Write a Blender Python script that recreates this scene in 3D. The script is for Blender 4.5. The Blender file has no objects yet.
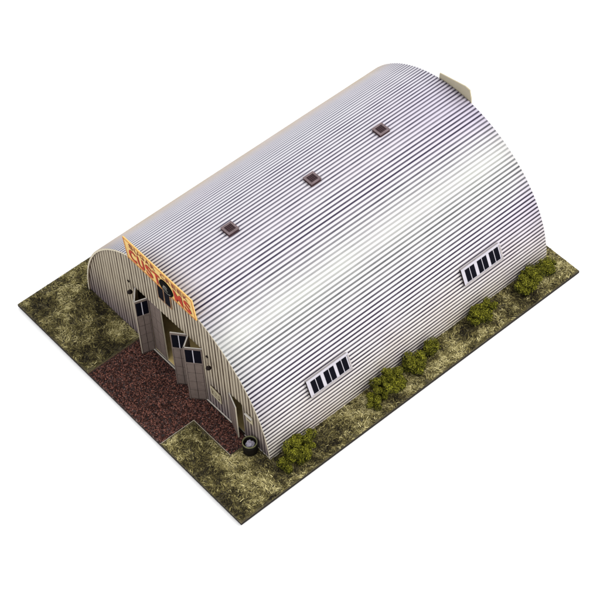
import bpy, bmesh, math, random
import numpy as np
from mathutils import Vector, Matrix
random.seed(7); rng = np.random.default_rng(11)
S = bpy.context.scene; COL = S.collection
W, L, R, ZC = 6.0, 15.407, 6.001, -0.109          # half width, length, arch radius, arch centre height
TH = math.pi/2 - math.asin(-ZC/R)                      # springing angle from the vertical
BX0, BX1, BY0, BY1, BT = -7.397, 7.501, -2.82, 15.904, 0.13

# ------------------------------------------------------------------ materials
def newmat(name):
    m = bpy.data.materials.new(name); m.use_nodes = True
    nt = m.node_tree; return m, nt, nt.nodes['Principled BSDF']
def node(nt, t, **kw):
    n = nt.nodes.new(t)
    for k, v in kw.items():
        if k.startswith('i_'):
            key = k[2:]; key = int(key) if key.isdigit() else key
            n.inputs[key].default_value = v
        else: setattr(n, k, v)
    return n
def lk(nt, a, b): nt.links.new(a, b)
def math_(nt, op, a, b=None, c=None, clamp=False):
    n = nt.nodes.new('ShaderNodeMath'); n.operation = op; n.use_clamp = clamp
    for i, v in enumerate((a, b, c)):
        if v is None: continue
        if isinstance(v, (int, float)): n.inputs[i].default_value = v
        else: nt.links.new(v, n.inputs[i])
    return n.outputs[0]
def mixc(nt, f, a, b, mode='MIX'):
    n = nt.nodes.new('ShaderNodeMix'); n.data_type = 'RGBA'; n.blend_type = mode
    for s, v in ((n.inputs[0], f), (n.inputs[6], a), (n.inputs[7], b)):
        if isinstance(v, (int, float)): s.default_value = v
        elif isinstance(v, tuple): s.default_value = v if len(v) == 4 else (*v, 1)
        else: nt.links.new(v, s)
    return n.outputs[2]
def ramp(nt, fac, stops, interp='LINEAR'):
    n = nt.nodes.new('ShaderNodeValToRGB'); n.color_ramp.interpolation = interp
    e = n.color_ramp.elements
    while len(e) < len(stops): e.new(0.5)
    for x, (p, c) in zip(e, stops):
        x.position = p; x.color = (*c, 1) if len(c) == 3 else c
    nt.links.new(fac, n.inputs[0]); return n.outputs[0]
def objco(nt, scale=(1, 1, 1)):
    t = nt.nodes.new('ShaderNodeTexCoord'); m = nt.nodes.new('ShaderNodeMapping')
    m.inputs['Scale'].default_value = scale; nt.links.new(t.outputs['Object'], m.inputs[0]); return m.outputs[0]
def noise(nt, co, scale, detail=4, rough=.55, dist=0):
    n = node(nt, 'ShaderNodeTexNoise', i_Scale=scale, i_Detail=detail, i_Roughness=rough, i_Distortion=dist)
    if co is not None: nt.links.new(co, n.inputs['Vector'])
    return n.outputs['Fac']
KA = .62                                            # studio exposure: all paints are mid-toned
def plain(name, col, rough=.65, var=.25, scale=6, spec=.12, metal=0):
    m, nt, b = newmat(name)
    f = noise(nt, objco(nt), scale, 6)
    f2 = math_(nt, 'MULTIPLY_ADD', f, 2 * var, 1 - var)
    mx = mixc(nt, 1.0, col, (KA,)*3, 'MULTIPLY')
    sc = nt.nodes.new('ShaderNodeVectorMath'); sc.operation = 'SCALE'
    lk(nt, mx, sc.inputs[0]); lk(nt, f2, sc.inputs['Scale']); lk(nt, sc.outputs[0], b.inputs['Base Color'])
    b.inputs['Roughness'].default_value = rough; b.inputs['Specular IOR Level'].default_value = spec
    b.inputs['Metallic'].default_value = metal
    return m

NST = 104                                           # corrugations over the roof arch
def roof_mat():
    m, nt, b = newmat('corrugated_roof_sheet')
    uv = nt.nodes.new('ShaderNodeUVMap'); uv.uv_map = 'UVMap'
    sp = nt.nodes.new('ShaderNodeSeparateXYZ'); lk(nt, uv.outputs[0], sp.inputs[0])
    u, v = sp.outputs[0], sp.outputs[1]            # u 0..1 over the arch (left to right), v metres along
    co = node(nt, 'ShaderNodeCombineXYZ')
    lk(nt, math_(nt, 'MULTIPLY', u, 19.0), co.inputs[0]); lk(nt, v, co.inputs[1])
    ph = math_(nt, 'MULTIPLY', u, NST * 2 * math.pi)
    cs = math_(nt, 'COSINE', ph)                    # +1 crest, -1 groove
    # one number per corrugation, so no two grooves are equally dark
    cell = node(nt, 'ShaderNodeTexWhiteNoise', noise_dimensions='1D')
    lk(nt, math_(nt, 'FLOOR', math_(nt, 'MULTIPLY', u, NST)), cell.inputs['W'])
    per = cell.outputs['Value']
    wob = noise(nt, co.outputs[0], .9, 3)
    highlight_fade = ramp(nt, u, [(0, (.5,)*3), (.12, (.6,)*3), (.3, (.8,)*3), (.44, (.92,)*3), (.53, (.84,)*3), (.555, (.72,)*3), (.575, (1,)*3),
                        (.64, (.9,)*3), (.672, (.6,)*3), (.70, (.46,)*3), (.735, (.86,)*3), (.80, (.97,)*3), (1, (.93,)*3)])  # groove strength over the arch; dips paint in the pale highlight bands
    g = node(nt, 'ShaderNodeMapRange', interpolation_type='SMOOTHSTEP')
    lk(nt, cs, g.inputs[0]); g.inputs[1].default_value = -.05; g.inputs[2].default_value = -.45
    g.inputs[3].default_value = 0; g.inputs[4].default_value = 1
    dark = math_(nt, 'MULTIPLY', g.outputs[0], highlight_fade)
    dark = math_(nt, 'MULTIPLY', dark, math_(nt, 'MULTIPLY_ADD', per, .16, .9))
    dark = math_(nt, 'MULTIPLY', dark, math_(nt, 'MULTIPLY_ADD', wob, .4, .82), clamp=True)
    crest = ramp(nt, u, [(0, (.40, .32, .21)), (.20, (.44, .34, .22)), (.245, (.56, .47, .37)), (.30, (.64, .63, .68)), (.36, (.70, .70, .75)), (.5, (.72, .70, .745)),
                         (.62, (.72, .69, .745)), (.70, (.78, .79, .75)), (.82, (.73, .71, .74)), (.93, (.73, .69, .65)), (1, (.66, .60, .50))])  # crest tones, palest where the highlight band is painted in
    groove = ramp(nt, u, [(0, (.2, .15, .10)), (.23, (.22, .17, .13)), (.30, (.085, .08, .14)), (.45, (.040, .032, .075)), (.6, (.032, .024, .058)), (.70, (.12, .13, .13)), (.82, (.030, .020, .048)), (1, (.028, .020, .028))])  # groove tones, lightened along the painted highlight band
    big = noise(nt, co.outputs[0], .35, 5, .6)
    crest = mixc(nt, math_(nt, 'MULTIPLY_ADD', big, 1.2, -.45, clamp=True), crest, (.66, .60, .68))
    st = noise(nt, co.outputs[0], .55, 6, .65)      # faint rust staining low on the sides
    low = ramp(nt, u, [(0, (1,)*3), (.2, (.2,)*3), (.5, (0,)*3), (.84, (0,)*3), (.93, (1,)*3), (1, (1,)*3)])
    rs = math_(nt, 'MULTIPLY', math_(nt, 'MULTIPLY_ADD', st, 3.2, -1.5, clamp=True), low)
    crest = mixc(nt, math_(nt, 'MULTIPLY', rs, .28), crest, (.5, .37, .2))
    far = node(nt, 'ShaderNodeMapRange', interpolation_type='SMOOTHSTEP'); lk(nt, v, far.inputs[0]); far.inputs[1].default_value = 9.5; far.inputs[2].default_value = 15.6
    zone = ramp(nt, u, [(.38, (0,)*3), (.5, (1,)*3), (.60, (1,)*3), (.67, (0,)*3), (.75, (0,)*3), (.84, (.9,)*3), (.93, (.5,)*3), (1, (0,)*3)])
    crest = mixc(nt, math_(nt, 'MULTIPLY', math_(nt, 'MULTIPLY', far.outputs[0], zone), .38), crest, (.50, .43, .64))  # violet shading painted onto the crests towards the rear end
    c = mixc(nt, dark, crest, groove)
    spk = noise(nt, co.outputs[0], 9, 2)            # specks of dirt
    c = mixc(nt, math_(nt, 'MULTIPLY_ADD', spk, 9, -6.9, clamp=True), c, (.3, .25, .22))
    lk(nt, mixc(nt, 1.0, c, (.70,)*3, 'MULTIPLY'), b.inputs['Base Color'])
    b.inputs['Roughness'].default_value = .40; b.inputs['Specular IOR Level'].default_value = .22
    return m
def facade_mat():
    m, nt, b = newmat('corrugated_wall_sheet')
    uv = nt.nodes.new('ShaderNodeUVMap'); uv.uv_map = 'UVMap'
    sp = nt.nodes.new('ShaderNodeSeparateXYZ'); lk(nt, uv.outputs[0], sp.inputs[0])
    u, v = sp.outputs[0], sp.outputs[1]            # u in corrugations, v metres up
    cs = math_(nt, 'COSINE', math_(nt, 'MULTIPLY', u, 2 * math.pi))
    g = node(nt, 'ShaderNodeMapRange', interpolation_type='SMOOTHSTEP')
    lk(nt, cs, g.inputs[0]); g.inputs[1].default_value = .45; g.inputs[2].default_value = -.55
    cell = node(nt, 'ShaderNodeTexWhiteNoise', noise_dimensions='1D')
    lk(nt, math_(nt, 'FLOOR', u), cell.inputs['W'])
    co = objco(nt)
    n1 = noise(nt, co, .8, 5, .6); n2 = noise(nt, objco(nt, (3, 3, .6)), 2.5, 4)
    crest = mixc(nt, math_(nt, 'MULTIPLY_ADD', n1, 2, -.6, clamp=True), (.65, .565, .43), (.53, .45, .335))
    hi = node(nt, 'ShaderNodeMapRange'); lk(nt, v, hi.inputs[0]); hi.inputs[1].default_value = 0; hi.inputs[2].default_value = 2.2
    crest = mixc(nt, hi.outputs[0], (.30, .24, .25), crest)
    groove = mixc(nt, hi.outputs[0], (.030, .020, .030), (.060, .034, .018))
    d = math_(nt, 'MULTIPLY', g.outputs[0], math_(nt, 'MULTIPLY_ADD', cell.outputs['Value'], .35, .65))
    d = math_(nt, 'MULTIPLY', d, math_(nt, 'MULTIPLY_ADD', n2, .8, .6), clamp=True)
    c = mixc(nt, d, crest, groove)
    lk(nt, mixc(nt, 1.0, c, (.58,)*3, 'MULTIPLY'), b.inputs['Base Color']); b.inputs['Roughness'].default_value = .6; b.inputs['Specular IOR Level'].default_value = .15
    return m
def attr_mat(name, rough=.85, mul=1.0, spec=.15):
    m, nt, b = newmat(name)
    a = nt.nodes.new('ShaderNodeAttribute'); a.attribute_name = 'tint'
    c = mixc(nt, 1.0, a.outputs['Color'], (mul, mul, mul), 'MULTIPLY')
    lk(nt, c, b.inputs['Base Color']); b.inputs['Roughness'].default_value = rough; b.inputs['Specular IOR Level'].default_value = spec
    return m
def turf_mat():
    m, nt, b = newmat('turf_sheet')
    co = objco(nt); a = noise(nt, co, 1.1, 5, .6); f = noise(nt, co, 7, 6, .7, 1.2)
    c = ramp(nt, f, [(.3, (.010, .007, .004)), (.48, (.030, .024, .010)), (.62, (.10, .083, .034)), (.75, (.2, .17, .08))])
    c = mixc(nt, math_(nt, 'MULTIPLY_ADD', a, 2.2, -.75, clamp=True), c, (.09, .075, .03))
    lk(nt, c, b.inputs['Base Color']); b.inputs['Roughness'].default_value = .9
    return m
def gravel_mat():
    m, nt, b = newmat('red_gravel')
    co = objco(nt); v = node(nt, 'ShaderNodeTexVoronoi', i_Scale=16.0); lk(nt, co, v.inputs['Vector'])
    sp = nt.nodes.new('ShaderNodeSeparateColor'); lk(nt, v.outputs['Color'], sp.inputs[0])
    c = ramp(nt, sp.outputs[0], [(0, (.018, .008, .007)), (.5, (.05, .02, .018)), (.8, (.12, .055, .05)), (1, (.3, .2, .18))])
    c = mixc(nt, math_(nt, 'MULTIPLY', v.outputs['Distance'], 1.1, clamp=True), c, (.008, .004, .004))
    lk(nt, c, b.inputs['Base Color']); b.inputs['Roughness'].default_value = .85
    return m
def inner_mat():
    m, nt, b = newmat('brown_interior_boards')
    n1 = noise(nt, objco(nt, (4, 4, .7)), 3, 5); n2 = noise(nt, objco(nt), 1.0, 3)
    c = ramp(nt, n1, [(.3, (.07, .034, .018)), (.55, (.20, .105, .045)), (.75, (.36, .21, .09))])
    c = mixc(nt, math_(nt, 'MULTIPLY_ADD', n2, 2, -.8, clamp=True), c, (.12, .06, .02))
    lk(nt, c, b.inputs['Base Color']); b.inputs['Roughness'].default_value = .8
    return m

M = dict(
    roof=roof_mat(), wall=facade_mat(), turf=turf_mat(), gravel=gravel_mat(), inner=inner_mat(),
    grass=attr_mat('dry_grass_blades'), stone=attr_mat('gravel_stones', .85, .58), leaf=attr_mat('shrub_foliage', .9),
    card=plain('cut_card_edge', (.80, .72, .56), .8, .15, 8), paper=plain('pale_paper_edge', (.82, .78, .72), .8, .12, 9),
    soot=plain('blackened_board_edge', (.022, .018, .015), .8, .4, 12),
    under=plain('roof_underside', (.22, .15, .10), .8, .2),
    door=plain('mauve_grey_door_paint', (.205, .158, .138), .6, .3, 5), groove=plain('door_panel_groove', (.03, .02, .018), .8, .2),
    doorback=plain('bare_door_back', (.36, .27, .17), .8, .2), glass=plain('dark_window_glass', (.005, .005, .010), .5, .3, 5, .02),
    frame=plain('pale_lavender_window_frame', (.66, .63, .70), .55, .1, 5), rimgrey=plain('window_box_side', (.50, .46, .46), .6, .25, 7),
    floor=plain('yellow_floor_boards', (.92, .70, .30), .7, .35, 2.5),
    ventd=plain('purple_brown_vent', (.09, .05, .058), .5, .3, 9), ventl=plain('pink_grey_vent_rim', (.21, .155, .165), .5, .5, 4), ventk=plain('vent_dark_opening', (.02, .009, .012), .6, .3, 9),
    signy=plain('orange_yellow_sign_paint', (.95, .64, .22), .5, .12, 4), signe=plain('orange_sign_border', (.66, .25, .05), .5, .15, 6),
    red=plain('red_sign_lettering', (.56, .045, .015), .5, .3, 7), maroon=plain('dark_red_sign_lettering', (.28, .045, .02), .5, .2, 6),
    black=plain('black_emblem_paint', (.006, .006, .006), .8, .2, 6, .02), grey=plain('pale_grey_emblem_paint', (.30, .29, .25), .5, .2),
    cream=plain('cream_sign_board', (.60, .53, .36), .7, .12, 5), ink=plain('brown_sign_ink', (.13, .09, .06), .7, .2),
    dull=plain('dull_back_of_board', (.60, .54, .40), .75, .12, 3),
    iron=plain('dark_lamp_iron', (.020, .014, .012), .6, .3, 9, .04), brass=plain('pale_lamp_arm', (.48, .40, .30), .5, .2, 9),
    barrel=plain('dark_oily_barrel', (.012, .010, .007), .6, .5, 5, .06), rim=plain('olive_barrel_rim', (.20, .20, .10), .5, .35, 9),
    trash=plain('crumpled_lavender_paper', (.46, .43, .52), .8, .2, 9), sill=plain('pale_sill', (.78, .72, .64), .8, .15, 6),
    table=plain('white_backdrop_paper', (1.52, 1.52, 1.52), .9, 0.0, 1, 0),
)
# ------------------------------------------------------------------ mesh helpers
class MB:
    def __init__(s): s.v = []; s.f = []; s.m = []; s.mats = []
    def mi(s, mat):
        if mat not in s.mats: s.mats.append(mat)
        return s.mats.index(mat)
    def face(s, pts, mat):
        n = len(s.v); s.v += [tuple(p) for p in pts]; s.f.append(tuple(range(n, n + len(pts)))); s.m.append(s.mi(mat))
    def box(s, lo, hi, mat, fr=None, faces=None, bev=0):
        """axis box in a local frame; faces={'+z':mat} overrides one side"""
        fr = fr or Matrix.Identity(4); (a, b, c), (d, e, f) = lo, hi
        P = [fr @ Vector(p) for p in ((a,b,c),(d,b,c),(d,e,c),(a,e,c),(a,b,f),(d,b,f),(d,e,f),(a,e,f))]
        n = len(s.v); s.v += [tuple(p) for p in P]
        for k, q in (('-z',(3,2,1,0)),('+z',(4,5,6,7)),('-y',(0,1,5,4)),('+y',(2,3,7,6)),('-x',(3,0,4,7)),('+x',(1,2,6,5))):
            s.f.append(tuple(n + i for i in q)); s.m.append(s.mi((faces or {}).get(k, mat)))
    def tube(s, pts, rad, mat, seg=8, cap=True):
        pts = [Vector(p) for p in pts]; rad = rad if isinstance(rad, (list, tuple)) else [rad] * len(pts)
        n0 = len(s.v); k = s.mi(mat)
        for i, p in enumerate(pts):
            t = (pts[min(i+1, len(pts)-1)] - pts[max(i-1, 0)]).normalized()
            a = t.orthogonal().normalized(); b = t.cross(a)
            for j in range(seg):
                w = 2 * math.pi * j / seg; s.v.append(tuple(p + (a * math.cos(w) + b * math.sin(w)) * rad[i]))
        for i in range(len(pts) - 1):
            for j in range(seg):
                s.f.append((n0+i*seg+j, n0+i*seg+(j+1)%seg, n0+(i+1)*seg+(j+1)%seg, n0+(i+1)*seg+j)); s.m.append(k)
        if cap:
            s.f.append(tuple(n0+j for j in range(seg))[::-1]); s.m.append(k)
            e = n0 + (len(pts)-1)*seg; s.f.append(tuple(e+j for j in range(seg))); s.m.append(k)
    def lathe(s, prof, mat, fr=None, seg=24):
        fr = fr or Matrix.Identity(4); n0 = len(s.v); k = s.mi(mat)
        for r, z in prof:
            for j in range(seg):
                w = 2*math.pi*j/seg; s.v.append(tuple(fr @ Vector((r*math.cos(w), r*math.sin(w), z))))
        for i in range(len(prof)-1):
            for j in range(seg):
                s.f.append((n0+i*seg+j, n0+i*seg+(j+1)%seg, n0+(i+1)*seg+(j+1)%seg, n0+(i+1)*seg+j)); s.m.append(k)
    def build(s, name, parent=None, smooth=False, bevel=0):
        me = bpy.data.meshes.new(name); me.from_pydata(s.v, [], s.f)
        for m in s.mats: me.materials.append(m)
        me.polygons.foreach_set('material_index', s.m)
        if smooth: me.polygons.foreach_set('use_smooth', [True] * len(me.polygons))
        me.update()
        o = bpy.data.objects.new(name, me); COL.objects.link(o)
        if parent: o.parent = parent
        if bevel:
            b = o.modifiers.new('edge', 'BEVEL'); b.width = bevel; b.segments = 2; b.limit_method = 'ANGLE'
        return o
def tag(o, label=None, cat=None, group=None, kind=None):
    for k, v in (('label', label), ('category', cat), ('group', group), ('kind', kind)):
        if v: o[k] = v
    return o
def empty(name, loc, label, cat, group=None):
    o = bpy.data.objects.new(name, None); COL.objects.link(o); o.location = loc; o.empty_display_size = .3
    return tag(o, label, cat, group)
def arch(t, r=R): return r * math.sin(t), ZC + r * math.cos(t)
def archz(x): return ZC + math.sqrt(max(R*R - x*x, 0))

# ------------------------------------------------------------------ setting
tb = MB(); tb.face([(-90,-90,-BT-.08),(90,-90,-BT-.08),(90,90,-BT-.08),(-90,90,-BT-.08)], M['table'])
tag(tb.build('tabletop'), kind='structure')
# base board: turf sheet with a gravel cut-out (two heights), black cut edges
GX0, GX1, GX2, GYN = -2.40, 2.41, 4.74, -1.075
g = MB()
def slab(x0, y0, x1, y1, zt, mat): g.face([(x0,y0,zt),(x1,y0,zt),(x1,y1,zt),(x0,y1,zt)], mat)
slab(BX0, BY0, GX0, BY1, 0, M['turf']); slab(GX0, 0, GX2, BY1, 0, M['turf']); slab(GX2, GYN, BX1, BY1, 0, M['turf']); slab(GX1, BY0, BX1, GYN, 0, M['turf'])
GZ = -.035
slab(GX0, BY0, GX1, 0, GZ, M['gravel']); slab(GX1, GYN, GX2, 0, GZ, M['gravel'])
def side(a, b, z0, z1, mat): g.face([(*a, z0), (*b, z0), (*b, z1), (*a, z1)], mat)
for a, b, zt in (((BX0,BY0),(GX0,BY0),0), ((GX0,BY0),(GX1,BY0),GZ), ((GX1,BY0),(BX1,BY0),0), ((BX1,BY0),(BX1,BY1),0), ((BX1,BY1),(BX0,BY1),0), ((BX0,BY1),(BX0,BY0),0)):
    side(a, b, -BT, zt, M['soot'])
for a, b in (((GX0,0),(GX0,BY0)), ((GX1,BY0),(GX1,GYN)), ((GX1,GYN),(GX2,GYN)), ((GX2,GYN),(GX2,0))): side(a, b, GZ, 0, M['inner'])
# pale cut line along the notch of the turf sheet
g.box((GX1, BY0+.02, .002), (GX1+.014, GYN, .008), M['card']); g.box((GX1, GYN-.014, .002), (GX2, GYN, .0075), M['card'])
g.box((BX0+.16, BY0+.16, -BT-.076), (BX1-.16, BY1-.16, -BT-.002), M['soot'])       # riser added under the board to deepen the shadow along its edge
ground = tag(g.build('ground'), kind='structure')

def tinted(name, v, f, col, mat, parent=None, kind=None, smooth=False):
    me = bpy.data.meshes.new(name); me.from_pydata(v.tolist() if hasattr(v, 'tolist') else v, [], f.tolist() if hasattr(f, 'tolist') else f)
    a = me.attributes.new('tint', 'FLOAT_COLOR', 'FACE')
    c = np.ones((len(me.polygons), 4), dtype=np.float32); c[:, :3] = col; a.data.foreach_set('color', c.ravel())
    me.materials.append(mat); me.update()
    o = bpy.data.objects.new(name, me); COL.objects.link(o)
    if parent: o.parent = parent
    if kind: o['kind'] = kind
    return o
def vnoise(x, y, sc, seed):
    r = np.random.default_rng(seed); G = r.random((64, 64)); x = x*sc + 20; y = y*sc + 20
    xi = np.floor(x).astype(int); yi = np.floor(y).astype(int); fx = x-xi; fy = y-yi; fx = fx*fx*(3-2*fx); fy = fy*fy*(3-2*fy)
    q = lambda i, j: G[i % 64, j % 64]
    return (q(xi,yi)*(1-fx)+q(xi+1,yi)*fx)*(1-fy) + (q(xi,yi+1)*(1-fx)+q(xi+1,yi+1)*fx)*fy
def in_turf(x, y):
    ok = (x > BX0+.008) & (x < BX1-.008) & (y > BY0+.008) & (y < BY1-.008)
    hut = (np.abs(x) < W-.02) & (y > -.02) & (y < L+.02)
    grav = ((x > GX0-.04) & (x < GX1+.06) & (y < 0)) | ((x > GX0-.04) & (x < GX2+.03) & (y > GYN-.06) & (y < 0))
    return ok & ~hut & ~grav
# dry grass: short strands lying tangled on the sheet
n = 175000
x = rng.uniform(BX0, BX1, n); y = rng.uniform(BY0, BY1, n); k = in_turf(x, y); x, y = x[k], y[k]; n = len(x)
swirl = vnoise(x, y, .8, 3) * 10 + vnoise(x, y, 2.6, 4) * 5
ang = swirl + rng.normal(0, .8, n); ln = rng.uniform(.08, .25, n); wd = rng.uniform(.011, .029, n)
bend = rng.normal(0, .5, n); z0 = rng.uniform(.004, .035, n); z1 = z0 + rng.uniform(-.004, .06, n)
d0 = np.stack([np.cos(ang), np.sin(ang)], 1); d1 = np.stack([np.cos(ang+bend), np.sin(ang+bend)], 1)
p0 = np.stack([x, y], 1); p1 = p0 + d0*ln[:, None]*.5; p2 = p1 + d1*ln[:, None]*.5
keep = in_turf(p2[:, 0], p2[:, 1]) & in_turf(p1[:, 0], p1[:, 1])
nn = np.stack([-d0[:, 1], d0[:, 0]], 1)*wd[:, None]/2
V = np.zeros((n, 5, 3)); V[:, 0, :2] = p0-nn; V[:, 1, :2] = p0+nn; V[:, 2, :2] = p1+nn; V[:, 3, :2] = p1-nn; V[:, 4, :2] = p2
V[:, 0, 2] = z0; V[:, 1, 2] = z0; V[:, 2, 2] = (z0+z1)/2+.012; V[:, 3, 2] = (z0+z1)/2+.012; V[:, 4, 2] = z1
patch = vnoise(x, y, .9, 5)*.34 + vnoise(x, y, 2.4, 6)*.34 + vnoise(x, y, 5.5, 8)*.32
t = np.clip((patch-.5)*1.75+.42 + rng.normal(0, .25, n), 0, 1)[:, None]
pal = np.array([[.008,.006,.003],[.080,.066,.022],[.25,.213,.082],[.52,.46,.23]])
ti = t[:, 0]*3; i0 = np.clip(ti.astype(int), 0, 2); fr = (ti-i0)[:, None]; colr = pal[i0]*(1-fr)+pal[i0+1]*fr
colr *= rng.uniform(.75, 1.25, (n, 1))
V, colr = V[keep], colr[keep]; n = len(V); idx = np.arange(n)*5
F = [q for i in idx.tolist() for q in ((i, i+3, i+2, i+1), (i+3, i+4, i+2))]
tag(tinted('grass', V.reshape(-1, 3), F, np.repeat(colr, 2, 0), M['grass']), kind='stuff')
# gravel stones
n = 15000
x = rng.uniform(GX0+.05, GX2-.05, n); y = rng.uniform(BY0+.05, -.05, n)
k = (x < GX1-.04) | (y > GYN+.05); x, y = x[k], y[k]; n = len(x)
rad = rng.uniform(.014, .038, n); oct_ = np.array([[1,0,0],[0,1,0],[-1,0,0],[0,-1,0],[0,0,.75],[0,0,-.75]])
V = oct_[None]*rad[:, None, None]*rng.uniform(.7, 1.25, (n, 6, 1)); a = rng.uniform(0, 6.28, n)
cx, sx = np.cos(a)[:, None], np.sin(a)[:, None]; vx = V[..., 0]*cx-V[..., 1]*sx; vy = V[..., 0]*sx+V[..., 1]*cx
V[..., 0], V[..., 1] = vx, vy; V += np.stack([x, y, GZ+rad*.35], 1)[:, None]
of = np.array([[0,1,4],[1,2,4],[2,3,4],[3,0,4],[1,0,5],[2,1,5],[3,2,5],[0,3,5]])
F = (of[None]+np.arange(n)[:, None, None]*6).reshape(-1, 3)
t = rng.random(n)**2.6; colr = np.array([.024,.006,.004])*(1-t[:, None])+np.array([.52,.22,.165])*t[:, None]
tag(tinted('gravel', V.reshape(-1, 3), F, np.repeat(colr, 8, 0), M['stone']), kind='stuff')

# ------------------------------------------------------------------ the hut
hut = empty('quonset_hut', (0, 0, 0), 'half-round corrugated metal hut with white ribbed roof and open folding doors', 'building')
# roof: corrugated sheet bent over the arch
SEG = 8; NU = NST*SEG; YF, YB = -.07, L+.03; NY = 12
me = bpy.data.meshes.new('roof'); v = []; f = []; uvs = []; mi = []
RT = .075
for j in range(NY+1):
    yy = YF+(YB-YF)*j/NY
    for i in range(NU+1):
        t = -TH+2*TH*i/NU; ph = 2*math.pi*NST*i/NU
        rr = R+.014*math.cos(ph); xx, zz = arch(t, rr); v.append((xx, yy, zz+.006))
for j in range(NY):
    for i in range(NU):
        a = j*(NU+1)+i; f.append((a, a+NU+1, a+NU+2, a+1)[::-1]); mi.append(0)
        for c in ((i, j+1+0),): pass
# underside and cut ends
n1 = len(v)
for yy in (YF, YB):
    for i in range(NU+1):
        t = -TH+2*TH*i/NU; xx, zz = arch(t, R-RT); v.append((xx, yy, zz+.006))
for i in range(NU):
    f.append((n1+i, n1+i+1, n1+NU+1+i+1, n1+NU+1+i)[::-1]); mi.append(1)
    f.append((i, i+1, n1+i+1, n1+i)[::-1]); mi.append(2)
    b = NY*(NU+1); f.append((b+i, n1+NU+1+i, n1+NU+2+i, b+i+1)[::-1]); mi.append(2)
me.from_pydata(v, [], f); uvl = me.uv_layers.new(name='UVMap')
vi = np.zeros(len(me.loops), dtype=np.int32); me.loops.foreach_get('vertex_index', vi)
ui = vi % (NU+1); uj = np.minimum(vi//(NU+1), NY)
uvl.data.foreach_set('uv', np.stack([ui/NU, (YF+(YB-YF)*uj/NY)], 1).astype(np.float32).ravel())
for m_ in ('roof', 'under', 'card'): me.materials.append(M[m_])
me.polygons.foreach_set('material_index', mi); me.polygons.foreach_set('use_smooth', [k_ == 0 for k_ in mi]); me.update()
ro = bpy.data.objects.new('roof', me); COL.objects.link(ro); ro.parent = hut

# end walls: vertical corrugations, openings cut by columns
PER = .19
OP = [(-2.30, 2.06, 3.40), (3.54, 4.38, 2.03)]
def end_wall(name, y0, sgn, openings):
    xs = set(np.linspace(-W+.055, W-.055, int(2*W/PER*8)+1).round(5).tolist())
    for a, b, h in openings: xs |= {a, b}
    xs = sorted(xs); v = []; f = []; uv = []
    yo = lambda x: y0 + sgn*.009*math.cos(2*math.pi*x/PER)
    for x0, x1 in zip(xs[:-1], xs[1:]):
        xm = (x0+x1)/2; zb = 0.0
        for a, b, h in openings:
            if a < xm < b: zb = h
        zt0, zt1 = archz(x0)-.03, archz(x1)-.03
        k = 6
        for s in range(k):
            q0, q1 = s/k, (s+1)/k
            P = [(x0, zb+(zt0-zb)*q0), (x1, zb+(zt1-zb)*q0), (x1, zb+(zt1-zb)*q1), (x0, zb+(zt0-zb)*q1)]
            nv = len(v); v += [(px, yo(px), pz) for px, pz in P]; uv += [(px/PER, pz) for px, pz in P]
            q = (nv, nv+1, nv+2, nv+3); f.append(q if sgn < 0 else q[::-1])
    me = bpy.data.meshes.new(name); me.from_pydata(v, [], f); ul = me.uv_layers.new(name='UVMap')
    vi = np.zeros(len(me.loops), dtype=np.int32); me.loops.foreach_get('vertex_index', vi)
    ul.data.foreach_set('uv', np.array(uv, dtype=np.float32)[vi].ravel()); me.materials.append(M['wall'])
    bm = bmesh.new(); bm.from_mesh(me); bmesh.ops.remove_doubles(bm, verts=bm.verts, dist=1e-4); bm.to_mesh(me); bm.free()
    me.polygons.foreach_set('use_smooth', [True]*len(me.polygons))
    o = bpy.data.objects.new(name, me); COL.objects.link(o); o.parent = hut; return o
end_wall('front_wall', 0, -1, OP); end_wall('rear_wall', L-.03, 1, [])
# jamb linings of the openings
for a, b, h in OP:
    j = MB(); d = .10
    j.box((a-.05, .02, .0), (a, d, h+.05), M['doorback']); j.box((b, .02, .0), (b+.05, d, h+.05), M['doorback']); j.box((a, .02, h), (b, d, h+.05), M['doorback'])
    j.build('door_frame', hut)
# floor and inner lining behind the doors
fl = MB(); fl.box((-5.7, .03, .012), (5.7, L-.1, .085), M['floor'], faces={'-y': M['sill']}); fl.build('floor', hut)
iw = MB(); iw.box((-4.6, 2.3, .09), (4.6, 2.4, 3.6), M['inner']); iw.build('inner_wall', hut)
sl = MB(); sl.box((-1.62, -.075, GZ), (3.60, -.018, .075), M['groove'], faces={'+z': M['sill']}); sl.build('sill', hut)
sl = MB(); sl.box((4.37, -.06, .0), (5.9, -.018, .03), M['groove'], faces={'+z': M['sill']}); sl.build('sill', hut)

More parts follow.
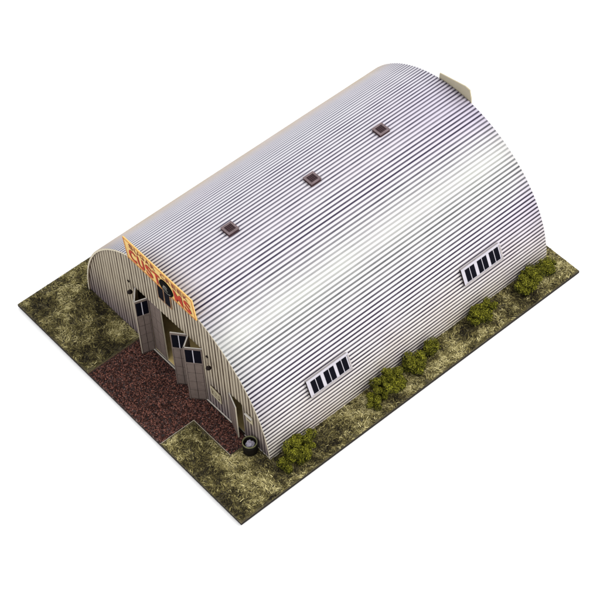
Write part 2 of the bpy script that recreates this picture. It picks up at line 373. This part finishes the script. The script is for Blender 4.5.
# folding leaves ----------------------------------------------------
def leaf(p, q, z0, z1, front, win=True, rows=4, name='door_leaf', th=.05):
    p = Vector((*p, 0)); q = Vector((*q, 0)); u = (q-p); w = u.length; u.normalize()
    nrm = Vector((u.y, -u.x, 0)) * front                       # side that shows the panels
    fr = Matrix(((u.x, nrm.x, 0, p.x), (u.y, nrm.y, 0, p.y), (0, 0, 1, 0), (0, 0, 0, 1)))
    m = MB(); h = z1-z0
    m.box((0, -th, z0), (w, 0, z1), M['door'], fr, faces={'+z': M['paper'], '-y': M['doorback'], '-x': M['card'], '+x': M['card']})
    m.box((0, 0, z0+.02), (w, .003, z1-.02), M['groove'], fr)
    hb = z0+h*.70 if win else z0+h*.93
    ml = .07*w; gp = .022
    # stiles and rails around, then raised panels
    m.box((0, .0031, z0), (ml*.9, .014, z1), M['door'], fr); m.box((w-ml*.9, .0031, z0), (w, .014, z1), M['door'], fr)
    for r_ in range(rows):
        a = z0+.06+(hb-z0-.06)*r_/rows; b = z0+.06+(hb-z0-.06)*(r_+1)/rows
        for c in range(2):
            xa = ml+(w-2*ml)*c/2; xb = ml+(w-2*ml)*(c+1)/2
            m.box((xa+gp/2, .0033, a+gp/2), (xb-gp/2, .0165, b-gp/2), M['door'], fr)
    m.box((ml*.9, .0032, hb), (w-ml*.9, .0155, hb+.10), M['door'], fr); m.box((ml*.9, .0032, z1-.10), (w-ml*.9, .0155, z1), M['door'], fr)
    o = m.build(name, hut)
    if win:
        g_ = MB(); xm = w/2
        g_.box((ml, .0034, hb+.10), (xm-.018, .009, z1-.10), M['glass'], fr); g_.box((xm+.018, .0034, hb+.10), (w-ml, .009, z1-.10), M['glass'], fr)
        g_.box((xm-.018, .0034, hb+.10), (xm+.018, .018, z1-.10), M['frame'], fr)
        g_.build('door_window', o)
    return o
ZT, ZB = 3.385, .0
leaf((-2.28, -.02), (-1.70, -.52), ZB, ZT, 1)                   # left set
leaf((-1.66, -.52), (-1.47, .03), ZB, ZT, 1)
leaf((-1.44, .05), (-.66, .02), .09, ZT, 1, win=False)
leaf((1.47, -.50), (2.04, -.02), ZB, ZT, 1)                     # right set
leaf((1.08, .04), (1.46, -.50), ZB, ZT, 1)
leaf((.52, -.42), (1.06, .01), ZB, ZT, 1)
wd = leaf((3.56, -.02), (4.30, -.30), .0, 2.02, 1, win=False, rows=3, name='walk_door')

# roof windows --------------------------------------------------------
def roof_frame(theta, y, r=R):
    n = Vector((math.sin(theta), 0, math.cos(theta))); d = Vector((math.cos(theta), 0, -math.sin(theta))); a = Vector((0, 1, 0))
    x, z = arch(theta, r)                                       # local x along the ridge, local y down the slope, local z outward
    return Matrix(((a.x, d.x, n.x, x), (a.y, d.y, n.y, y), (a.z, d.z, n.z, z), (0, 0, 0, 1)))
for y0, y1 in ((2.36, 4.50), (10.76, 12.92)):
    fr = roof_frame(math.radians(68.4), y0); wl = y1-y0; hh = .395
    m = MB(); m.box((0, -hh, -.05), (wl, hh, .13), M['rimgrey'], fr, faces={'+z': M['frame'], '-x': M['groove']})
    m.box((-.02, -hh-.03, .131), (wl+.02, -hh+.05, .155), M['frame'], fr); m.box((-.02, hh-.05, .131), (wl+.02, hh+.03, .155), M['rimgrey'], fr)
    m.box((-.02, -hh+.05, .131), (.05, hh-.05, .154), M['frame'], fr); m.box((wl-.05, -hh+.05, .131), (wl+.02, hh-.05, .154), M['rimgrey'], fr)
    w_ = m.build('roof_window', hut)
    p = MB()
    for c in (.195, .515, .825):
        for s in (-1, 1):
            xa = wl*c+s*wl*.065; p.box((xa-wl*.056, -hh*.76, .1315), (xa+wl*.056, hh*.78, .139), M['glass'], fr)
    p.build('window_panes', w_)
# ridge vents ----------------------------------------------------------
for px, py in ((-.18, 3.52), (.03, 7.66), (-.09, 11.52)):
    fr = roof_frame(math.asin(px/R), py) @ Matrix.Scale(.88, 4)
    m = MB()
    m.box((-.30, -.30, -.06), (.30, .30, .05), M['ventd'], fr)
    m.box((-.23, -.23, .051), (.23, .23, .13), M['ventd'], fr)
    o = m.build('roof_vent', hut)
    c = MB()
    for lo, hi in (((-.31,-.31,.131),(.31,-.20,.17)), ((-.31,.20,.131),(.31,.31,.17)), ((-.31,-.20,.131),(-.20,.20,.169)), ((.20,-.20,.131),(.31,.20,.169))): c.box(lo, hi, M['ventl'], fr)
    c.box((-.20, -.20, .125), (.20, .20, .15), M['ventk'], fr)
    for s in range(4): c.box((-.18, -.15+s*.09, .151), (.18, -.115+s*.09, .16), M['ventd'], fr)
    c.build('vent_cap', o, bevel=.012)
# gable window under the sign ------------------------------------------
m = MB(); m.box((-.52, -.05, 4.36), (.36, -.016, 5.50), M['inner']); gw = m.build('gable_window', hut)
m = MB()
for a, b in ((-.46, -.12), (-.03, .30)): m.box((a, -.060, 4.44), (b, -.0505, 5.42), M['glass'])
m.build('window_panes', gw)
# swan-neck wall lamps ----------------------------------------------------
for x, z in ((-2.66, 3.45), (2.36, 3.22)):
    m = MB(); m.lathe([(0, .03), (.06, .03), (.06, 0)], M['iron'], Matrix.Translation((x, -.016, z)) @ Matrix.Rotation(math.pi/2, 4, 'X'), 12)
    o = m.build('wall_lamp', hut, True)
    m = MB(); pts = [(x, -.03, z), (x+.06, -.10, z+.06), (x+.15, -.16, z+.03), (x+.24, -.20, z-.06), (x+.29, -.21, z-.15)]
    m.tube(pts, .024, M['brass']); m.build('lamp_arm', o, True)
    m = MB(); m.lathe([(.025, .0), (.05, -.02), (.10, -.11), (.12, -.15), (.10, -.145), (.03, -.02)], M['iron'], Matrix.Translation((x+.30, -.21, z-.13)), 16); m.build('lamp_shade', o, True)

# ------------------------------------------------------------------ the big sign
SC = [Vector((-2.14, -.15, 5.52)), Vector((2.16, -.15, 5.42)), Vector((2.15, -.25, 6.72)), Vector((-2.14, -.25, 6.84))]
def sgn_pt(u, w, d=0):
    p = (SC[0]*(1-u)+SC[1]*u)*(1-w)+(SC[3]*(1-u)+SC[2]*u)*w
    return p+Vector((0, -1, -.09)).normalized()*d
sign = empty('shop_sign', (0, -.15, 5.6), 'orange and yellow lettered sign above the folding doors', 'sign')
inv = Matrix.Translation(sign.location).inverted()
def sbox(m, u0, u1, w0, w1, d0, d1, mat, nu=1):
    P = lambda u, w, d: inv @ sgn_pt(u, w, d)
    a = [P(u0,w0,d1), P(u1,w0,d1), P(u1,w1,d1), P(u0,w1,d1)]; b = [P(u0,w0,d0), P(u1,w0,d0), P(u1,w1,d0), P(u0,w1,d0)]
    m.face(a, mat); m.face(b[::-1], mat)
    for i in range(4): j = (i+1) % 4; m.face([a[j], a[i], b[i], b[j]], mat)
m = MB(); sbox(m, 0, 1, 0, 1, -.05, 0, M['signy']); m.build('board', sign)
m = MB(); e = .012; ew = .045
sbox(m, 0, 1, 0, ew, .001, .012, M['signe']); sbox(m, 0, 1, 1-ew, 1, .001, .012, M['signe']); sbox(m, 0, e, ew, 1-ew, .001, .011, M['signe']); sbox(m, 1-e, 1, ew, 1-ew, .001, .011, M['signe'])
m.build('border', sign)
def text_polys(txt, bold=.02):
    c = bpy.data.curves.new('t', 'FONT'); c.body = txt; c.offset = bold; c.resolution_u = 4; c.fill_mode = 'FRONT'
    o = bpy.data.objects.new('t', c); COL.objects.link(o)
    dg = bpy.context.evaluated_depsgraph_get(); me = bpy.data.meshes.new_from_object(o.evaluated_get(dg))
    V = [tuple(q.co) for q in me.vertices]; F = [tuple(p.vertices) for p in me.polygons]
    bpy.data.objects.remove(o); bpy.data.meshes.remove(me); return V, F
def letter(ch, u0, u1, w0, w1, mat, d, shadow=None):
    V, F = text_polys(ch, .03); xs = [q[0] for q in V]; ys = [q[1] for q in V]
    x0, x1, y0, y1 = min(xs), max(xs), min(ys), max(ys); m = MB()
    def put(du, dw, dd, mt):
        P = [inv @ sgn_pt(u0+(u1-u0)*(q[0]-x0)/(x1-x0)+du, w0+(w1-w0)*(q[1]-y0)/(y1-y0)+dw, dd) for q in V]
        for f_ in F: m.face([P[i] for i in f_], mt)
    if shadow: put(.008, -.018, .006, shadow)
    put(0, 0, d, mat); return m.build('letter', sign)
def word(txt, u0, u1, w0, w1):
    k = (u1-u0)/len(txt)
    for i, ch in enumerate(txt): letter(ch, u0+k*(i+.08), u0+k*(i+.92), w0, w1, M['maroon'], .010)
word('SUGAR', .07, .47, .70, .91); word('CREEK', .53, .94, .70, .91)
for ch, u0, u1 in (('C', .05, .15), ('U', .175, .27), ('S', .295, .39), ('T', .405, .505), ('M', .705, .825), ('S', .85, .945)):
    letter(ch, u0, u1, .10, .63, M['red'], .014, M['maroon'])
# round emblem standing in for the letter O
m = MB(); c0 = (.595, .325); seg = 36; wu, wh = 4.28, 1.31
def em(r, a, d): return inv @ sgn_pt(c0[0]+r*math.cos(a)/wu, c0[1]+r*math.sin(a)/wh, d)
m.face([em(.41, 2*math.pi*i/seg, .045) for i in range(seg)], M['black'])
for i in range(seg): a, b = 2*math.pi*i/seg, 2*math.pi*(i+1)/seg; m.face([em(.41, b, .045), em(.41, a, .045), em(.41, a, .0), em(.41, b, .0)], M['black'])
emb = m.build('emblem', sign)
m = MB()
for r0, r1, a0, a1 in ((.29, .325, 3.7, 5.6), (.11, .15, .6, 4.2)):
    for i in range(14):
        a, b = a0+(a1-a0)*i/14, a0+(a1-a0)*(i+1)/14; m.face([em(r0, a, .05), em(r1, a, .05), em(r1, b, .05), em(r0, b, .05)][::-1], M['grey'])
for (xa, ya), (xb, yb) in (((-.12, .12), (.06, -.02)), ((.0, .18), (.04, -.2)), ((-.2, -.05), (.1, -.14))):
    P = [(xa, ya+.03), (xb, yb+.03), (xb, yb-.03), (xa, ya-.03)]; m.face([inv @ sgn_pt(c0[0]+a/wu, c0[1]+b/wh, .051) for a, b in P][::-1], M['grey'])
m.build('emblem_mark', emb)

# smaller boards -------------------------------------------------------
def wall_board(name, label, pts, y, lines, frame=True):
    o = empty(name, (pts[0][0], y, pts[0][1]), label, 'sign'); ox, oz = pts[0]
    q = lambda u, w: ((pts[0][0]*(1-u)+pts[1][0]*u)*(1-w)+(pts[3][0]*(1-u)+pts[2][0]*u)*w-ox, (pts[0][1]*(1-u)+pts[1][1]*u)*(1-w)+(pts[3][1]*(1-u)+pts[2][1]*u)*w-oz)
    def bx(m, u0, u1, w0, w1, d0, d1, mat):
        a = [(q(*c)[0], -d1, q(*c)[1]) for c in ((u0,w0),(u1,w0),(u1,w1),(u0,w1))]; b = [(q(*c)[0], -d0, q(*c)[1]) for c in ((u0,w0),(u1,w0),(u1,w1),(u0,w1))]
        m.face(a, mat); m.face(b[::-1], mat)
        for i in range(4): j = (i+1) % 4; m.face([a[j], a[i], b[i], b[j]], mat)
    m = MB(); bx(m, 0, 1, 0, 1, 0, .03, M['ink'] if frame else M['cream']); m.build('board', o)
    if frame:
        m = MB()
        for s in ((0,1,0,.14),(0,1,.86,1),(0,.09,.14,.86),(.91,1,.14,.86)): bx(m, *s, .031, .05, M['cream'])
        m.build('frame', o)
    else:
        m = MB(); bx(m, -.02, 1.02, .88, 1.02, .031, .09, M['paper']); m.build('top_edge', o)
    m = MB()
    for (u0, u1, w0, w1) in lines: bx(m, u0, u1, w0, w1, .032, .038, M['cream'] if frame else M['ink'])
    m.build('lettering', o)
    return o
wall_board('notice_board', 'cream framed notice board low on the wall beside the folding doors', [(2.40, .86), (3.04, .76), (3.02, 1.30), (2.38, 1.40)], -.02,
           [(.18,.30,.60,.76),(.34,.52,.60,.76),(.56,.80,.60,.76),(.2,.5,.38,.50),(.54,.82,.38,.5),(.22,.42,.2,.3),(.46,.7,.2,.3)])
wall_board('small_plaque', 'tan plaque with a pale top edge right of the walk-in door', [(4.62, 1.34), (5.02, 1.34), (5.02, 1.78), (4.62, 1.78)], -.02,
           [(.15,.85,.55,.68),(.2,.75,.32,.42)], False)
# board standing up behind the far end of the roof
rb = MB(); yb = L+.05
pts = [(-.80, 5.55), (1.17, 5.55), (1.16, 5.97), (1.06, 6.40), (.80, 6.44), (-.74, 6.12)]
for y_, s in ((yb, 1), (yb+.05, -1)):
    P = [(x, y_-yb, z-5.55) for x, z in pts]; rb.face(P if s > 0 else P[::-1], M['dull'])
for i in range(len(pts)):
    j = (i+1) % len(pts); a, b = pts[i], pts[j]; rb.face([(b[0], 0, b[1]-5.55), (a[0], 0, a[1]-5.55), (a[0], .05, a[1]-5.55), (b[0], .05, b[1]-5.55)], M['cream'])
o = rb.build('rear_board'); o.location = (0, yb, 5.55); tag(o, 'plain cream board rising behind the far end of the roof', 'sign')

# ------------------------------------------------------------------ barrel
bx_, by_ = 5.14, -.36
bar = empty('barrel', (bx_, by_, .0), 'dark open-topped barrel standing on the grass by the hut corner', 'barrel')
m = MB(); prof = [(.0, .01), (.28, .01), (.29, .03)]
for zc in (.22, .42): prof += [(.29, zc-.03), (.308, zc), (.29, zc+.03)]
prof += [(.29, .61), (.27, .61), (.265, .38), (0, .38)]
m.lathe(prof, M['barrel'], None, 32); m.build('body', bar, True)
m = MB(); m.lathe([(.265, .60), (.268, .64), (.275, .65), (.30, .65), (.31, .64), (.31, .605), (.295, .60)], M['rim'], None, 32); m.build('rim', bar, True)
m = MB(); bm = bmesh.new(); bmesh.ops.create_icosphere(bm, subdivisions=3, radius=.17)
for q in bm.verts:
    s = 1+random.uniform(-.22, .16); q.co = Vector((q.co.x*s*1.05, q.co.y*s*1.05, q.co.z*s*.75))
me = bpy.data.meshes.new('crumpled_paper'); bm.to_mesh(me); bm.free(); me.materials.append(M['trash'])
o = bpy.data.objects.new('crumpled_paper', me); COL.objects.link(o); o.location = (bx_+.02, by_-.01, .53)
tag(o, 'crumpled pale lavender paper lying in the open barrel', 'litter')

# ------------------------------------------------------------------ shrubs
def shrub(x, y, lobes, label, count):
    """lobes: (dx, dy, dz, rx, ry, rz); foliage as thousands of small flakes gathered in clumps"""
    Vs = []; Fs = []; Cs = []; nb = 0
    vol = [a[3]*a[4]*a[5] for a in lobes]; tot = sum(vol)
    for (dx, dy, dz, rx, ry, rz), vv in zip(lobes, vol):
        nc = max(12, int(70*vv/tot))
        for c in range(nc):
            d = rng.normal(0, 1, 3); d /= np.linalg.norm(d); rr_ = rng.uniform(.45, 1.12)
            cc = np.array([dx, dy, dz])+d*rr_*np.array([rx, ry, rz])*.82
            if cc[2] < .05: cc[2] = rng.uniform(.04, .15)
            cr = rng.uniform(.10, .19)*(.8+.4*min(1, rx/.5)); tone = rng.uniform(.6, 1.3)
            k = int(count*vv/tot/nc)
            dd = rng.normal(0, 1, (k, 3)); dd /= np.linalg.norm(dd, axis=1)[:, None]; rad_ = rng.uniform(.35, 1.0, k)**.6
            P = cc+dd*rad_[:, None]*cr; P[:, 2] = np.maximum(P[:, 2], .01)
            u_ = rng.normal(0, 1, (k, 3)); u_ /= np.linalg.norm(u_, axis=1)[:, None]
            w_ = np.cross(u_, rng.normal(0, 1, (k, 3))); w_ /= np.linalg.norm(w_, axis=1)[:, None]
            s_ = rng.uniform(.016, .034, (k, 1))
            q = np.stack([P-u_*s_, P+w_*s_*.8, P+u_*s_, P-w_*s_*.8], 1); Vs.append(q.reshape(-1, 3))
            Fs.append(np.arange(k*4).reshape(-1, 4)+nb); nb += k*4
            t_ = np.clip((rng.normal(.22, .2, k)+.52*dd[:, 2]*rad_+.12*dd[:, 0])*tone+.16*(P[:, 2]-.3), 0, 1)[:, None]  # light painted into the tint: clump tops and right sides lit, hollows shaded
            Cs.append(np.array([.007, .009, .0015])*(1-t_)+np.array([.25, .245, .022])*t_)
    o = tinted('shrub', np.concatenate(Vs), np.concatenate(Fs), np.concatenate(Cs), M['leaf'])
    o.location = (x, y, 0); tag(o, label, 'shrub', 'shrubs along the side wall'); return o
SH = [
    (6.55, .72, [(0,.34,.52,.54,.86,.50), (.14,-.46,.26,.36,.46,.28), (.30,.25,.30,.36,.5,.3)], 'olive shrub nearest the hut front corner, tail of low growth beside the barrel', 20000),
    (6.65, 5.35, [(0,.22,.48,.60,.98,.46), (.10,-.60,.30,.42,.52,.32), (.2,.75,.32,.36,.45,.32)], 'broadest olive shrub, below and right of the nearer roof window', 21000),
    (6.55, 7.28, [(0,0,.40,.48,.58,.40)], 'round olive shrub touching a tiny one, halfway along the side wall', 11000),
    (6.40, 8.28, [(0,0,.38,.27,.34,.40)], 'smallest shrub, a narrow tuft just behind the round shrub mid-wall', 5000),
    (6.52, 10.98, [(0,-.05,.40,.48,.54,.40), (-.02,.50,.44,.30,.36,.34)], 'olive shrub standing alone below the farther roof window', 13000),
    (6.58, 13.70, [(0,.05,.44,.54,.78,.44), (.15,-.45,.28,.32,.4,.28)], 'full olive shrub near the far end of the side wall', 15000),
    (6.60, 14.82, [(0,0,.32,.38,.46,.34)], 'low small shrub at the far rear corner of the hut', 7000),
]
for a in SH: shrub(*a)

# ------------------------------------------------------------------ camera, light
cam = bpy.data.cameras.new('camera'); co = bpy.data.objects.new('camera', cam); COL.objects.link(co); S.camera = co
a, b, c = 9.10828349e-01, 6.82457002e-01, -6.88343060e-02
Rm = Matrix.Rotation(a, 4, 'Z') @ Matrix.Rotation(b, 4, 'X') @ Matrix.Rotation(c, 4, 'Z')
co.matrix_world = Matrix.Translation((42.0816505, -26.0220695, 64.5794962)) @ Rm
cam.sensor_width = 36; cam.lens = 1967.84276 / 600 * 36; cam.clip_end = 600; cam.clip_start = .5
w = bpy.data.worlds.new('World'); S.world = w; w.use_nodes = True
w.node_tree.nodes['Background'].inputs[0].default_value = (1, 1, 1, 1); w.node_tree.nodes['Background'].inputs[1].default_value = 1.4
def area(name, loc, tgt, size, power, col=(1, 1, 1)):
    l = bpy.data.lights.new(name, 'AREA'); l.shape = 'SQUARE'; l.size = size; l.energy = power; l.color = col
    o = bpy.data.objects.new(name, l); COL.objects.link(o); o.location = loc
    o.rotation_euler = (Vector(tgt)-Vector(loc)).to_track_quat('-Z', 'Y').to_euler(); return o
area('studio_lamp', (44, 34, 58), (1, 7, 0), 16, 34000, (1, .98, .95))
S.view_settings.view_transform = 'Standard'; S.view_settings.look = 'None'; S.view_settings.exposure = 0
S.render.engine = 'CYCLES'; S.cycles.max_bounces = 6
